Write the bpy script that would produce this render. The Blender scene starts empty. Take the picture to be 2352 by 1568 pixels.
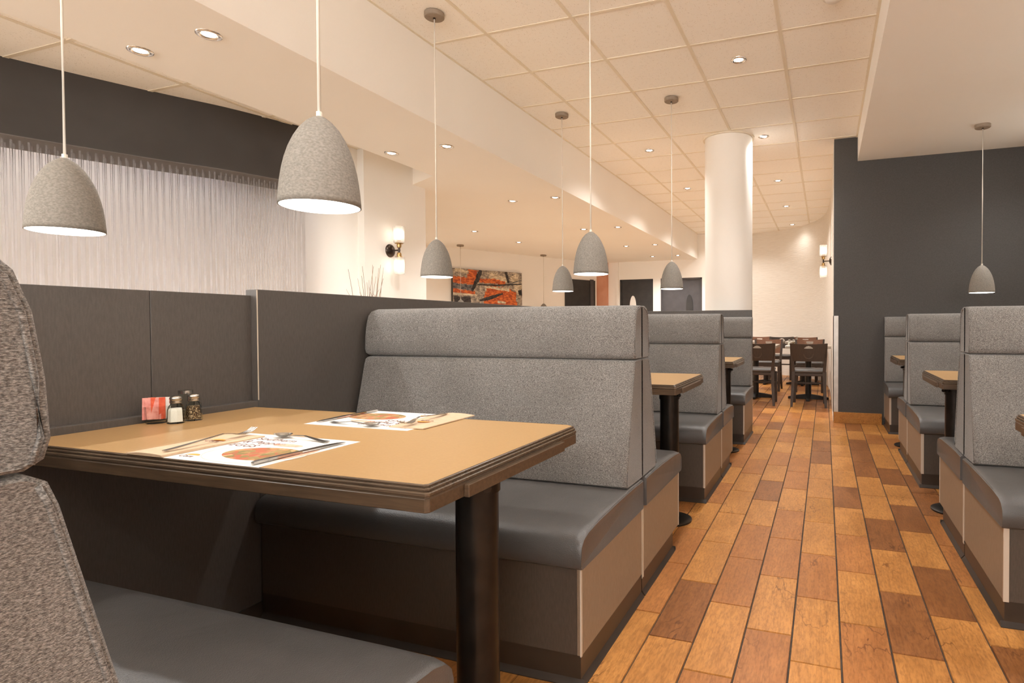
import bpy, bmesh, math, random
from mathutils import Vector, Matrix
random.seed(7)
S = bpy.context.scene
COL = S.collection
PI = math.pi

# ------------------------------------------------------------------ camera, world, exposure
H = 1.0344
yaw, pitch, roll = 0.334125, 0.0179749, -0.0041315
_f = Vector((-math.sin(yaw)*math.cos(pitch), math.cos(yaw)*math.cos(pitch), -math.sin(pitch)))
_r = Vector((math.cos(yaw), math.sin(yaw), 0)); _u = _r.cross(_f)
_r2 = _r*math.cos(roll)+_u*math.sin(roll); _u2 = -_r*math.sin(roll)+_u*math.cos(roll)
cam = bpy.data.cameras.new('camera'); camo = bpy.data.objects.new('camera', cam); COL.objects.link(camo)
camo.matrix_world = Matrix(((_r2.x, _u2.x, -_f.x, 0), (_r2.y, _u2.y, -_f.y, 0), (_r2.z, _u2.z, -_f.z, H), (0, 0, 0, 1)))
cam.sensor_width = 36; cam.lens = 1328.97/2352*36
cam.shift_x = (1176-1433.04)/2352; cam.shift_y = (770.70-784)/2352
cam.clip_start = 0.02; cam.clip_end = 60
S.camera = camo
W = bpy.data.worlds.new('world'); S.world = W; W.use_nodes = True
bg = W.node_tree.nodes['Background']; bg.inputs[0].default_value = (1.0, .985, .955, 1); bg.inputs[1].default_value = 8.2
S.view_settings.view_transform = 'Standard'; S.view_settings.look = 'None'
S.view_settings.exposure = 0.27; S.view_settings.gamma = 1; S.view_settings.use_curve_mapping = False
PENDANT_W, SPOT_W, SCONCE_E, WALL_FILL = 0.62, 96.0, 9.0, 2.2
WARM = (1.0, 0.985, 0.955)
S.cycles.diffuse_bounces = 8

# ------------------------------------------------------------------ helpers
def tag(o, label=None, cat=None, group=None, kind=None):
    if label: o['label'] = label
    if cat: o['category'] = cat
    if group: o['group'] = group
    if kind: o['kind'] = kind
    return o
def thing(name, label, cat, loc=(0, 0, 0), group=None, kind=None, rz=0):
    o = bpy.data.objects.new(name, None); COL.objects.link(o); o.location = loc; o.rotation_euler = (0, 0, rz)
    o.empty_display_size = .05
    return tag(o, label, cat, group, kind)
def link(name, me, m, parent=None):
    o = bpy.data.objects.new(name, me); COL.objects.link(o)
    if m is not None and not me.materials:
        for k in (m if isinstance(m, (list, tuple)) else [m]): me.materials.append(k)
    if parent is not None: o.parent = parent
    return o
def obj(name, bm, m, parent=None, smooth=False, recalc=True, off=None):
    if recalc: bmesh.ops.recalc_face_normals(bm, faces=bm.faces)
    if off is not None: bmesh.ops.translate(bm, verts=bm.verts, vec=off)
    me = bpy.data.meshes.new(name); bm.to_mesh(me); bm.free()
    if smooth:
        for p in me.polygons: p.use_smooth = True
        if smooth != True:
            try: me.set_sharp_from_angle(angle=smooth)
            except Exception: pass
    return link(name, me, m, parent)
def NB(): return bmesh.new()
def box(bm, x0, x1, y0, y1, z0, z1, bev=0, seg=2):
    b = bmesh.new()
    vs = [b.verts.new((x, y, z)) for x in (x0, x1) for y in (y0, y1) for z in (z0, z1)]
    for q in ((0, 1, 3, 2), (4, 6, 7, 5), (0, 4, 5, 1), (2, 3, 7, 6), (0, 2, 6, 4), (1, 5, 7, 3)): b.faces.new([vs[i] for i in q])
    bmesh.ops.recalc_face_normals(b, faces=b.faces)
    if bev: bmesh.ops.bevel(b, geom=list(b.edges), offset=bev, segments=seg, affect='EDGES', profile=.5, clamp_overlap=True)
    join(bm, b); return bm
def join(bm, b):
    mp = {}
    for v in b.verts: mp[v] = bm.verts.new(v.co)
    for f in b.faces:
        nf = bm.faces.new([mp[v] for v in f.verts]); nf.material_index = f.material_index; nf.smooth = f.smooth
    b.free()
def prism(bm, pts, axis, a0, a1, bev=0, seg=2):
    """extrude 2D polygon along axis ('x': pts are (y,z); 'y': (x,z); 'z': (x,y))"""
    b = bmesh.new()
    def mk(p, a): return {'x': (a, p[0], p[1]), 'y': (p[0], a, p[1]), 'z': (p[0], p[1], a)}[axis]
    A = [b.verts.new(mk(p, a0)) for p in pts]; B = [b.verts.new(mk(p, a1)) for p in pts]
    b.faces.new(A); b.faces.new(B[::-1]); n = len(pts)
    for i in range(n): b.faces.new((A[i], B[i], B[(i+1) % n], A[(i+1) % n]))
    bmesh.ops.recalc_face_normals(b, faces=b.faces)
    if bev: bmesh.ops.bevel(b, geom=list(b.edges), offset=bev, segments=seg, affect='EDGES', profile=.5, clamp_overlap=True)
    join(bm, b); return bm
def lathe(bm, prof, c=(0, 0, 0), n=32, mod=None):
    """prof: (r,z) list, bottom/outside to top; r=0 closes"""
    rings = []
    for r, z in prof:
        if r <= 1e-6: rings.append([bm.verts.new((c[0], c[1], c[2]+z))])
        else:
            rings.append([bm.verts.new((c[0]+r*(mod(i) if mod else 1)*math.cos(2*PI*i/n), c[1]+r*(mod(i) if mod else 1)*math.sin(2*PI*i/n), c[2]+z)) for i in range(n)])
    for a, b in zip(rings[:-1], rings[1:]):
        for i in range(n):
            j = (i+1) % n
            if len(a) == 1 and len(b) == 1: break
            if len(a) == 1: bm.faces.new((a[0], b[i], b[j]))
            elif len(b) == 1: bm.faces.new((a[i], b[0], a[j]))
            else: bm.faces.new((a[i], b[i], b[j], a[j]))
    return bm
def tube(bm, path, r, n=8, cap=True):
    P = [Vector(p) for p in path]; rings = []
    rr = r if isinstance(r, (list, tuple)) else [r]*len(P)
    for i, p in enumerate(P):
        t = (P[min(i+1, len(P)-1)]-P[max(i-1, 0)]).normalized()
        a = t.cross(Vector((0, 0, 1)))
        if a.length < 1e-3: a = t.cross(Vector((0, 1, 0)))
        a.normalize(); b = t.cross(a)
        rings.append([bm.verts.new(p+rr[i]*(math.cos(2*PI*k/n)*a+math.sin(2*PI*k/n)*b)) for k in range(n)])
    for A, B in zip(rings[:-1], rings[1:]):
        for k in range(n): bm.faces.new((A[k], A[(k+1) % n], B[(k+1) % n], B[k]))
    if cap: bm.faces.new(rings[0][::-1]); bm.faces.new(rings[-1])
    return bm
def ribbon(bm, pts, wid, th):
    """flat strip along pts (x,y,z) with half-widths across the horizontal normal and a thickness"""
    P = [Vector(p) for p in pts]; rows = []
    for i, p in enumerate(P):
        t = P[min(i+1, len(P)-1)]-P[max(i-1, 0)]; nrm = Vector((-t.y, t.x, 0)).normalized()
        tt = th[i] if isinstance(th, (list, tuple)) else th
        rows.append([bm.verts.new(p+nrm*wid[i]), bm.verts.new(p-nrm*wid[i]), bm.verts.new(p-nrm*wid[i]*.8-Vector((0, 0, tt))), bm.verts.new(p+nrm*wid[i]*.8-Vector((0, 0, tt)))])
    for A, B in zip(rows[:-1], rows[1:]):
        for k in range(4): bm.faces.new((A[k], A[(k+1) % 4], B[(k+1) % 4], B[k]))
    bm.faces.new(rows[0][::-1]); bm.faces.new(rows[-1])
    return bm
def strip_wall(bm, path, off, z0, z1):
    """vertical wall along path [(x,y)], thickened by off to its left"""
    n = len(path); P = [Vector((p[0], p[1])) for p in path]; Q = []
    for i in range(n):
        t = (P[min(i+1, n-1)]-P[max(i-1, 0)]).normalized(); Q.append(P[i]+Vector((-t.y, t.x))*off)
    a = [[bm.verts.new((p.x, p.y, z)) for p in P] for z in (z0, z1)]; b = [[bm.verts.new((p.x, p.y, z)) for p in Q] for z in (z0, z1)]
    for i in range(n-1):
        bm.faces.new((a[0][i], a[0][i+1], a[1][i+1], a[1][i])); bm.faces.new((b[0][i+1], b[0][i], b[1][i], b[1][i+1]))
        bm.faces.new((a[1][i], a[1][i+1], b[1][i+1], b[1][i])); bm.faces.new((a[0][i+1], a[0][i], b[0][i], b[0][i+1]))
    bm.faces.new((a[0][0], a[1][0], b[1][0], b[0][0])); bm.faces.new((a[0][-1], b[0][-1], b[1][-1], a[1][-1]))
    return bm

# ------------------------------------------------------------------ materials
def M(name, col, rough=.6, metal=0, spec=None, emit=None, es=0):
    m = bpy.data.materials.new(name); m.use_nodes = True; nt = m.node_tree; p = nt.nodes['Principled BSDF']
    p.inputs['Base Color'].default_value = (*col, 1); p.inputs['Roughness'].default_value = rough; p.inputs['Metallic'].default_value = metal
    if spec is not None: p.inputs['Specular IOR Level'].default_value = spec
    if emit: p.inputs['Emission Color'].default_value = (*emit, 1); p.inputs['Emission Strength'].default_value = es
    return m
def N(m, t, **k):
    n = m.node_tree.nodes.new(t)
    for a, v in k.items():
        if a.startswith('i_'): n.inputs[a[2:].replace('_', ' ')].default_value = v
        else: setattr(n, a, v)
    return n
def L(m, a, b): m.node_tree.links.new(a, b)
def P_(m): return m.node_tree.nodes['Principled BSDF']
def coord(m, kind='Object', scale=(1, 1, 1)):
    if kind == 'World': t = N(m, 'ShaderNodeNewGeometry').outputs['Position']
    else: t = N(m, 'ShaderNodeTexCoord').outputs[kind]
    mp = N(m, 'ShaderNodeMapping'); mp.inputs['Scale'].default_value = scale; L(m, t, mp.inputs[0]); return mp.outputs[0]
def ramp(m, fac, stops):
    r = N(m, 'ShaderNodeValToRGB'); e = r.color_ramp.elements
    while len(e) < len(stops): e.new(.5)
    for k, (p, c) in enumerate(stops): e[k].position = p; e[k].color = (*c, 1)
    L(m, fac, r.inputs[0]); return r.outputs[0]
def bump(m, h, s, d=.002):
    b = N(m, 'ShaderNodeBump'); b.inputs['Strength'].default_value = s; b.inputs['Distance'].default_value = d
    L(m, h, b.inputs['Height']); L(m, b.outputs[0], P_(m).inputs['Normal'])
def mixc(m, f, a, b, mode='MIX'):
    n = N(m, 'ShaderNodeMix', data_type='RGBA', blend_type=mode)
    for s, v in ((0, f), (6, a), (7, b)):
        if hasattr(v, 'is_linked') or hasattr(v, 'links'): L(m, v, n.inputs[s])
        elif s == 0: n.inputs[0].default_value = v
        else: n.inputs[s].default_value = (*v, 1)
    return n.outputs[2]
def noise(m, vec, scale, detail=3, rough=.5, dist=0):
    n = N(m, 'ShaderNodeTexNoise'); n.inputs['Scale'].default_value = scale; n.inputs['Detail'].default_value = detail
    n.inputs['Roughness'].default_value = rough; n.inputs['Distortion'].default_value = dist
    if vec is not None: L(m, vec, n.inputs['Vector'])
    return n.outputs['Fac']
def noisy(name, c0, c1, scale, rough=.6, sc=(1, 1, 1), kind='World', bmp=0, bs=None, lo=.35, hi=.65, metal=0, spec=None, detail=3):
    m = M(name, c0, rough, metal, spec); v = coord(m, kind, sc); f = noise(m, v, scale, detail)
    L(m, ramp(m, f, [(lo, c0), (hi, c1)]), P_(m).inputs['Base Color'])
    if bmp: bump(m, noise(m, v, bs or scale, detail), bmp)
    return m

MT = {}
MT['cream'] = noisy('cream_paint', (.84, .805, .75), (.87, .835, .785), 1.2, .75)
MT['soffit'] = noisy('soffit_paint', (.885, .845, .785), (.90, .87, .815), 1.0, .7)
MT['pale'] = noisy('pale_screen_wall', (.76, .72, .68), (.80, .77, .75), 1.5, .8)
MT['dark'] = noisy('charcoal_wall_paint', (.042, .038, .034), (.052, .048, .043), 90, .62, bmp=.15, bs=160)
MT['bulk'] = noisy('dark_bulkhead_paint', (.043, .038, .034), (.052, .047, .043), 3, .7)
MT['orange'] = noisy('salmon_paint', (.56, .25, .15), (.62, .30, .19), 4, .7)
MT['black'] = noisy('black_door_paint', (.020, .018, .017), (.028, .025, .023), 8, .5)
MT['slate'] = noisy('slate_door_paint', (.058, .052, .055), (.068, .062, .064), 8, .5)
MT['wallpaper'] = M('brick_textured_wallpaper', (.78, .73, .66), .7)
def _wp():
    m = MT['wallpaper']; v = coord(m, 'World', (1, 1, 1))
    w = noise(m, coord(m, 'World', (3, 3, 60)), 2.0, 3)
    L(m, ramp(m, w, [(.3, (.74, .69, .61)), (.7, (.82, .77, .70))]), P_(m).inputs['Base Color']); bump(m, w, .4, .01)
_wp()
# acoustic tile: fine dark fissures and pin holes
def acoustic(name, a, b):
    m = M(name, a, .9, spec=.2); v = coord(m, 'World')
    vo = N(m, 'ShaderNodeTexVoronoi'); vo.inputs['Scale'].default_value = 115; L(m, v, vo.inputs['Vector'])
    n1 = noise(m, v, 60, 2)
    d = ramp(m, vo.outputs['Distance'], [(.16, (.52, .45, .36)), (.27, a)])
    n2 = noise(m, v, 34, 1)
    msk = ramp(m, n2, [(.50, (0, 0, 0)), (.57, (1, 1, 1))])
    c = mixc(m, msk, a, d); cc = mixc(m, ramp(m, n1, [(.35, (0, 0, 0)), (.7, (.5, .5, .5))]), c, b)
    L(m, cc, P_(m).inputs['Base Color']); return m
MT['acoustic'] = acoustic('acoustic_tile', (.955, .92, .85), (.96, .93, .88))
MT['grid'] = noisy('ceiling_grid_paint', (.78, .70, .56), (.81, .74, .61), 5, .55)
# fabric: heathered weave
def fabric(name, dk, md, lt, sc=1.0):
    m = M(name, md, .95, spec=.15); v = coord(m, 'World', (1, 1, 1))
    vx = coord(m, 'World', (1, 1, 2.4))
    na = noise(m, vx, 400*sc, 2, .7); nb = noise(m, vx, 235*sc, 2, .7)
    nm = N(m, 'ShaderNodeMath', operation='MULTIPLY_ADD'); L(m, nb, nm.inputs[0]); nm.inputs[1].default_value = .75; nm2 = N(m, 'ShaderNodeMath', operation='MULTIPLY_ADD'); L(m, na, nm2.inputs[0]); nm2.inputs[1].default_value = .55; nm2.inputs[2].default_value = -.15
    L(m, nm2.outputs[0], nm.inputs[2]); n1 = nm.outputs[0]; n2 = noise(m, v, 6, 2)
    c = ramp(m, n1, [(.36, dk), (.5, md), (.64, lt)])
    c2 = mixc(m, ramp(m, n2, [(.3, (0, 0, 0)), (.7, (.25, .25, .25))]), c, dk)
    L(m, c2, P_(m).inputs['Base Color'])
    w = N(m, 'ShaderNodeTexWave', wave_type='BANDS', bands_direction='Z'); w.inputs['Scale'].default_value = 220; w.inputs['Distortion'].default_value = 2.5; w.inputs['Detail'].default_value = 1; L(m, v, w.inputs['Vector'])
    mx = N(m, 'ShaderNodeMath', operation='ADD'); L(m, w.outputs['Fac'], mx.inputs[0]); L(m, n1, mx.inputs[1])
    bump(m, mx.outputs[0], .35, .0010)
    P_(m).inputs['Sheen Weight'].default_value = .15
    return m
MT['fabric'] = fabric('grey_heather_fabric', (.068, .062, .056), (.170, .159, .147), (.315, .298, .278))
def vinyl():
    m = noisy('charcoal_vinyl', (.078, .073, .069), (.095, .089, .085), 5, .38)
    v = coord(m, 'World'); vo = N(m, 'ShaderNodeTexVoronoi'); vo.inputs['Scale'].default_value = 420; L(m, v, vo.inputs['Vector'])
    w = noise(m, coord(m, 'World', (1, 1, 1)), 9, 3, .5, .6)
    a = N(m, 'ShaderNodeMath', operation='MULTIPLY_ADD'); L(m, w, a.inputs[0]); a.inputs[1].default_value = 5; L(m, vo.outputs['Distance'], a.inputs[2])
    bump(m, a.outputs[0], .25, .002); return m
MT['vinyl'] = vinyl()
def laminate(name, a, b, rough=.5):
    m = M(name, a, rough); n1 = noise(m, coord(m, 'World', (1, 1, 7)), 260, 2); n2 = noise(m, coord(m, 'World', (6, 6, 1)), 40, 2)
    mx = N(m, 'ShaderNodeMath', operation='MULTIPLY'); L(m, n1, mx.inputs[0]); L(m, n2, mx.inputs[1])
    L(m, ramp(m, mx.outputs[0], [(.14, a), (.36, b)]), P_(m).inputs['Base Color']); return m
MT['taupe'] = laminate('taupe_laminate', (.21, .148, .098), (.26, .188, .13), .45)
MT['basefront_shade'] = laminate('shade_darkened_bench_front', (.062, .047, .035), (.082, .062, .047), .5)  # shade under tables and seats is darkened into this laminate colour
MT['panel'] = laminate('grey_brown_panel_laminate', (.064, .055, .049), (.084, .073, .065), .5)
MT['edge'] = M('pale_edge_banding', (.52, .43, .34), .5)
MT['toe'] = noisy('dark_brown_toe_kick', (.030, .021, .015), (.042, .030, .022), 6, .35)
MT['tan'] = noisy('tan_table_laminate', (.40, .243, .100), (.425, .262, .112), 160, .33, spec=.35)
def wood(name, a, b, sc=1, axis=(1, 14, 14), rough=.35):
    m = M(name, a, rough); n = noise(m, coord(m, 'World', axis), 9*sc, 4, .6, .4)
    L(m, ramp(m, n, [(.3, a), (.7, b)]), P_(m).inputs['Base Color']); return m
MT['darkwood'] = wood('dark_walnut_edge', (.050, .031, .018), (.105, .066, .038))
MT['moulding'] = wood('varnished_dark_moulding', (.060, .040, .026), (.11, .075, .048), 1, (1, 14, 14), .24)
MT['chairwood'] = wood('dark_stained_chair_wood', (.022, .012, .006), (.044, .024, .012), 1, (14, 14, 2), .5)
MT['redwood'] = wood('reddish_brown_chair_wood', (.13, .050, .022), (.20, .082, .036), 1, (3, 14, 14), .4)
MT['blackmetal'] = noisy('black_metal', (.016, .013, .011), (.026, .021, .017), 20, .32, metal=.6)
MT['chrome'] = M('chrome', (.75, .72, .68), .16, 1)
MT['steel'] = noisy('brushed_steel', (.42, .40, .37), (.52, .50, .47), 40, .22, metal=1)
MT['brass'] = M('antique_brass', (.50, .33, .14), .3, 1)
MT['bronze'] = M('dark_bronze', (.07, .055, .045), .3, .9)
MT['concrete'] = noisy('concrete_lamp_shade', (.170, .152, .129), (.250, .226, .194), 150, .85, sc=(1, 1, 1.6), bmp=.15, bs=220, detail=5)
MT['canopy'] = noisy('taupe_canopy', (.26, .205, .155), (.30, .24, .185), 40, .7)
MT['cord'] = M('white_fabric_cord', (.72, .67, .59), .8)
MT['lampin'] = M('lamp_inside_white', (.9, .88, .84), .6)
MT['glow'] = M('lamp_diffuser', (1, 1, 1), .5, emit=(1.0, .95, .88), es=4)
MT['bulb'] = M('spot_bulb', (1, 1, 1), .5, emit=(1.0, .96, .9), es=40)
MT['filament'] = M('frosted_bulb', (1, 1, 1), .5, emit=(1.0, .93, .84), es=SCONCE_E)
MT['white'] = M('white_plastic', (.80, .77, .72), .5)
MT['paper'] = noisy('white_paper', (.70, .675, .635), (.73, .705, .665), 30, .8)
MT['kraft'] = noisy('kraft_napkin_paper', (.52, .375, .245), (.57, .42, .285), 60, .9, bmp=.2, bs=200)
MT['ink'] = M('maroon_ink', (.12, .035, .03), .8)
MT['sun'] = M('orange_ink', (.80, .30, .05), .8)
MT['platering'] = M('grey_print', (.52, .50, .47), .8)
MT['salt'] = noisy('salt', (.78, .76, .72), (.86, .84, .81), 400, .9)
def pepper():
    m = M('ground_pepper', (.2, .13, .07), .9); vo = N(m, 'ShaderNodeTexVoronoi'); vo.inputs['Scale'].default_value = 420; L(m, coord(m, 'World'), vo.inputs['Vector'])
    bw = N(m, 'ShaderNodeSeparateColor'); L(m, vo.outputs['Color'], bw.inputs[0])
    L(m, ramp(m, bw.outputs[0], [(.3, (.045, .024, .012)), (.62, (.19, .11, .05)), (.9, (.55, .42, .28))]), P_(m).inputs['Base Color']); return m
MT['pepper'] = pepper()
MT['pink'] = noisy('pink_sachet', (.62, .20, .17), (.78, .36, .32), 60, .7)
MT['red'] = noisy('red_sachet', (.60, .075, .03), (.72, .13, .06), 60, .7)
MT['twig'] = noisy('dry_twig', (.13, .07, .04), (.33, .22, .14), 12, .8, sc=(1, 1, .4))
MT['vase'] = noisy('brown_ceramic', (.12, .09, .07), (.16, .12, .09), 10, .4)
def food():
    m = M('food_print', (.5, .3, .15), .8); v = coord(m, 'World'); vo = N(m, 'ShaderNodeTexVoronoi'); vo.inputs['Scale'].default_value = 60; L(m, v, vo.inputs['Vector'])
    bw = N(m, 'ShaderNodeSeparateColor'); L(m, vo.outputs['Color'], bw.inputs[0])
    c = ramp(m, bw.outputs[0], [(.0, (.30, .10, .035)), (.25, (.46, .26, .10)), (.5, (.15, .14, .03)), (.7, (.58, .38, .19)), (.9, (.42, .09, .04))])
    L(m, mixc(m, ramp(m, noise(m, v, 150, 3), [(.4, (0, 0, 0)), (.7, (.6, .6, .6))]), c, (.28, .15, .06)), P_(m).inputs['Base Color']); return m
MT['food'] = food()
MT['ham'] = noisy('pink_food_print', (.62, .30, .20), (.74, .46, .34), 90, .8)
def clear(name, tint=(1, 1, 1), diff=.0, dc=(.9, .9, .9), gl=.16, rough=.05):
    m = bpy.data.materials.new(name); m.use_nodes = True; nt = m.node_tree; nt.nodes.clear()
    o = nt.nodes.new('ShaderNodeOutputMaterial'); t = nt.nodes.new('ShaderNodeBsdfTransparent'); t.inputs[0].default_value = (*tint, 1)
    g = nt.nodes.new('ShaderNodeBsdfGlossy'); g.inputs['Roughness'].default_value = rough
    lw = nt.nodes.new('ShaderNodeLayerWeight'); lw.inputs[0].default_value = gl
    mx = nt.nodes.new('ShaderNodeMixShader'); nt.links.new(lw.outputs['Fresnel'], mx.inputs[0]); nt.links.new(t.outputs[0], mx.inputs[1]); nt.links.new(g.outputs[0], mx.inputs[2])
    out = mx
    if diff:
        d = nt.nodes.new('ShaderNodeBsdfTranslucent'); d.inputs[0].default_value = (*dc, 1)
        d2 = nt.nodes.new('ShaderNodeBsdfDiffuse'); d2.inputs[0].default_value = (*dc, 1)
        ad = nt.nodes.new('ShaderNodeMixShader'); ad.inputs[0].default_value = .5; nt.links.new(d.outputs[0], ad.inputs[1]); nt.links.new(d2.outputs[0], ad.inputs[2])
        m2 = nt.nodes.new('ShaderNodeMixShader'); m2.inputs[0].default_value = diff; nt.links.new(mx.outputs[0], m2.inputs[1]); nt.links.new(ad.outputs[0], m2.inputs[2]); out = m2
    nt.links.new(out.outputs[0], o.inputs[0]); return m
MT['glass'] = clear('clear_glass', (.95, .96, .94), gl=.06)
MT['rod'] = clear('clear_acrylic_rod', (.97, .97, .98), diff=.17, dc=(.95, .94, .95), gl=.10)
MT['lampglass'] = clear('lamp_glass', (.97, .96, .94), diff=.28, dc=(.95, .93, .9), gl=.25)
# wood-look floor tiles in four tones
def tile(name, a, b, crack):
    m = M(name, a, .38, spec=.3)
    inf = N(m, 'ShaderNodeObjectInfo'); g = N(m, 'ShaderNodeNewGeometry')
    ad = N(m, 'ShaderNodeVectorMath', operation='MULTIPLY_ADD'); L(m, inf.outputs['Random'], ad.inputs[0]); ad.inputs[1].default_value = (9, 31, 5); L(m, g.outputs['Position'], ad.inputs[2])
    mp = N(m, 'ShaderNodeMapping'); mp.inputs['Scale'].default_value = (1, .28, 1); L(m, ad.outputs[0], mp.inputs[0])
    mp2 = N(m, 'ShaderNodeMapping'); mp2.inputs['Scale'].default_value = (1, .34, 1); L(m, ad.outputs[0], mp2.inputs[0])
    n1 = noise(m, mp.outputs[0], 26, 5, .62, .5); n3 = noise(m, mp.outputs[0], 130, 3, .6)
    mps = N(m, 'ShaderNodeMapping'); mps.inputs['Scale'].default_value = (1, .07, 1); L(m, ad.outputs[0], mps.inputs[0])
    ns = noise(m, mps.outputs[0], 150, 3, .65, .3); nl = noise(m, mp2.outputs[0], 7, 3, .55)
    base = ramp(m, n1, [(.30, a), (.66, b)])
    base = mixc(m, ramp(m, nl, [(.40, (.38, .38, .38)), (.62, (0, 0, 0))]), base, tuple(.5*x+.5*y for x, y in zip(a, crack)))
    base = mixc(m, ramp(m, ns, [(.46, (0, 0, 0)), (.66, (.28, .28, .28))]), base, crack)
    base = mixc(m, ramp(m, n3, [(.45, (0, 0, 0)), (.62, (.30, .30, .30))]), base, crack)
    n2 = N(m, 'ShaderNodeTexNoise', noise_type='RIDGED_MULTIFRACTAL') if False else None
    nn = noise(m, mp2.outputs[0], 11, 3, .6, .25)
    ab = N(m, 'ShaderNodeMath', operation='SUBTRACT'); L(m, nn, ab.inputs[0]); ab.inputs[1].default_value = .5
    ab2 = N(m, 'ShaderNodeMath', operation='ABSOLUTE'); L(m, ab.outputs[0], ab2.inputs[0])
    msk = noise(m, mp2.outputs[0], 5.5, 2)
    mk = ramp(m, msk, [(.51, (0, 0, 0)), (.60, (.8, .8, .8))])
    ck = ramp(m, ab2.outputs[0], [(.004, (.85, .85, .85)), (.013, (0, 0, 0))])
    f = mixc(m, 1.0, mk, ck, 'MULTIPLY')
    L(m, mixc(m, f, base, crack), P_(m).inputs['Base Color'])
    bump(m, n1, .16, .004); return m
TILE = [tile('floor_tile_light', (.46, .195, .048), (.57, .258, .070), (.14, .048, .012)),
        tile('floor_tile_medium', (.385, .146, .040), (.465, .192, .055), (.12, .038, .011)),
        tile('floor_tile_dark', (.235, .088, .024), (.325, .128, .040), (.075, .024, .008)),
        tile('floor_tile_honey', (.43, .175, .034), (.52, .235, .052), (.13, .044, .012))]
MT['grout'] = noisy('dark_grout', (.050, .036, .026), (.075, .055, .04), 60, .9)
# abstract painting (flat print)
def painting():
    m = M('abstract_painting', (.5, .4, .3), .7); uv = coord(m, 'Generated', (1, 1, 1))
    sp = N(m, 'ShaderNodeSeparateXYZ'); L(m, uv, sp.inputs[0])
    mp = N(m, 'ShaderNodeMapping'); mp.inputs['Scale'].default_value = (2.2, 1.0, 4.5); mp.inputs['Rotation'].default_value = (0, .35, 0); L(m, uv, mp.inputs[0])
    n1 = noise(m, mp.outputs[0], 1.6, 4, .6, .6); n2 = noise(m, uv, 22, 5, .75); n3 = noise(m, mp.outputs[0], 2.6, 2, .5, 1.2)
    org = ramp(m, n2, [(.35, (.42, .07, .01)), (.6, (.72, .17, .03))]); gry = ramp(m, n2, [(.38, (.09, .075, .07)), (.5, (.30, .25, .20)), (.62, (.62, .52, .40))])
    L(m, gry, P_(m).inputs['Base Color']); return m
MT['painting'] = painting()

# ------------------------------------------------------------------ key planes
ZC, ZS, ZL, ZR = 2.965, 2.44, 2.609, 2.72       # tiled ceiling, low plaster ceiling, left tiled ceiling, right soffit
XS, XSL, XR, XW = -2.566, -3.465, .318, 1.95
YD = 6.475
def structure(name, bm, m, label, parent=None, **k):
    return tag(obj(name, bm, m, parent, **k), label, kind='structure')

# ------------------------------------------------------------------ floor
fl = NB(); box(fl, -8.6, 2.2, -2.6, 13.2, -.08, -.006)
floor = structure('floor', fl, MT['grout'], 'wood-look tiled floor with dark grout lines')
TW, TL, GAP = .15139, .44798, .004
tones = {-1: 'LMMLMLMM', 0: 'LDLLLLMLH', 1: 'MLMMLDLMLM', 2: 'MLMMLMMLLH', 3: 'LLMLHLLDDL', 4: 'MLMLDLLLHL', 5: 'LDLDLLDDDL', 6: 'LDLDLDLLML', 7: 'DLMMDDLLML'}
tb = NB(); hx, hy = TW/2-GAP/2, TL/2-GAP/2
prof = [(0, 0, -.010), (.0012, .0012, 0)]
lo = [tb.verts.new((sx*hx, sy*hy, -.010)) for sx, sy in ((-1, -1), (1, -1), (1, 1), (-1, 1))]
hi = [tb.verts.new((sx*(hx-.0015), sy*(hy-.0015), 0)) for sx, sy in ((-1, -1), (1, -1), (1, 1), (-1, 1))]
tb.faces.new(hi)
for i in range(4): tb.faces.new((lo[i], lo[(i+1) % 4], hi[(i+1) % 4], hi[i]))
tme = bpy.data.meshes.new('floor_tile'); bmesh.ops.recalc_face_normals(tb, faces=tb.faces)
if hi[0].normal.z < 0: pass
tb.to_mesh(tme); tb.free(); tme.materials.append(TILE[0])
rest = NB(); cand = []
rnd = random.Random(11)
for c in range(-52, 18):
    xc = -.55526+TW*(c+.5)
    ph = (1.835-.15*(c-3)) % TL
    if xc < -1.97: continue
    for k in range(-7, 30):
        y0 = ph+TL*k; yc = y0+TL/2
        if xc < -8.5 or xc > 2.1 or yc < -2.4 or yc > 13: continue
        t = rnd.choices([0, 1, 2, 3], [.40, .22, .20, .18])[0]
        if c in tones:
            ref = {-1: 1.983, 0: 1.817, 1: 1.679, 2: 1.972, 3: 1.835, 4: 2.128, 5: 1.980, 6: 2.279, 7: 2.129}[c]
            n = round((y0-ref)/TL)+1
            if 0 <= n < len(tones[c]): t = 'LMDH'.index(tones[c][n])
        vis = (-.82 < xc < .70 and yc > .9) or (-1.45 < xc < .1 and yc > 6.6)
        cand.append((0 if vis else 1, yc if vis else abs(xc)+abs(yc-3), xc, yc, t))
cand.sort()
for i, (v, d, xc, yc, t) in enumerate(cand):
    if i < 300:
        o = bpy.data.objects.new('floor_tile', tme); COL.objects.link(o); o.parent = floor; o.location = (xc, yc, rnd.uniform(-.0006, .0004))
        o.material_slots[0].link = 'OBJECT'; o.material_slots[0].material = TILE[t]
    else:
        a = [rest.verts.new((xc+sx*hx, yc+sy*hy, -.010)) for sx, sy in ((-1, -1), (1, -1), (1, 1), (-1, 1))]
        b = [rest.verts.new((xc+sx*(hx-.0015), yc+sy*(hy-.0015), 0)) for sx, sy in ((-1, -1), (1, -1), (1, 1), (-1, 1))]
        fs = [rest.faces.new(b)]+[rest.faces.new((a[i], a[(i+1) % 4], b[(i+1) % 4], b[i])) for i in range(4)]
        for f in fs: f.material_index = t
tag(obj('floor_tile_field', rest, TILE, floor, recalc=False), kind='stuff')
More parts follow.
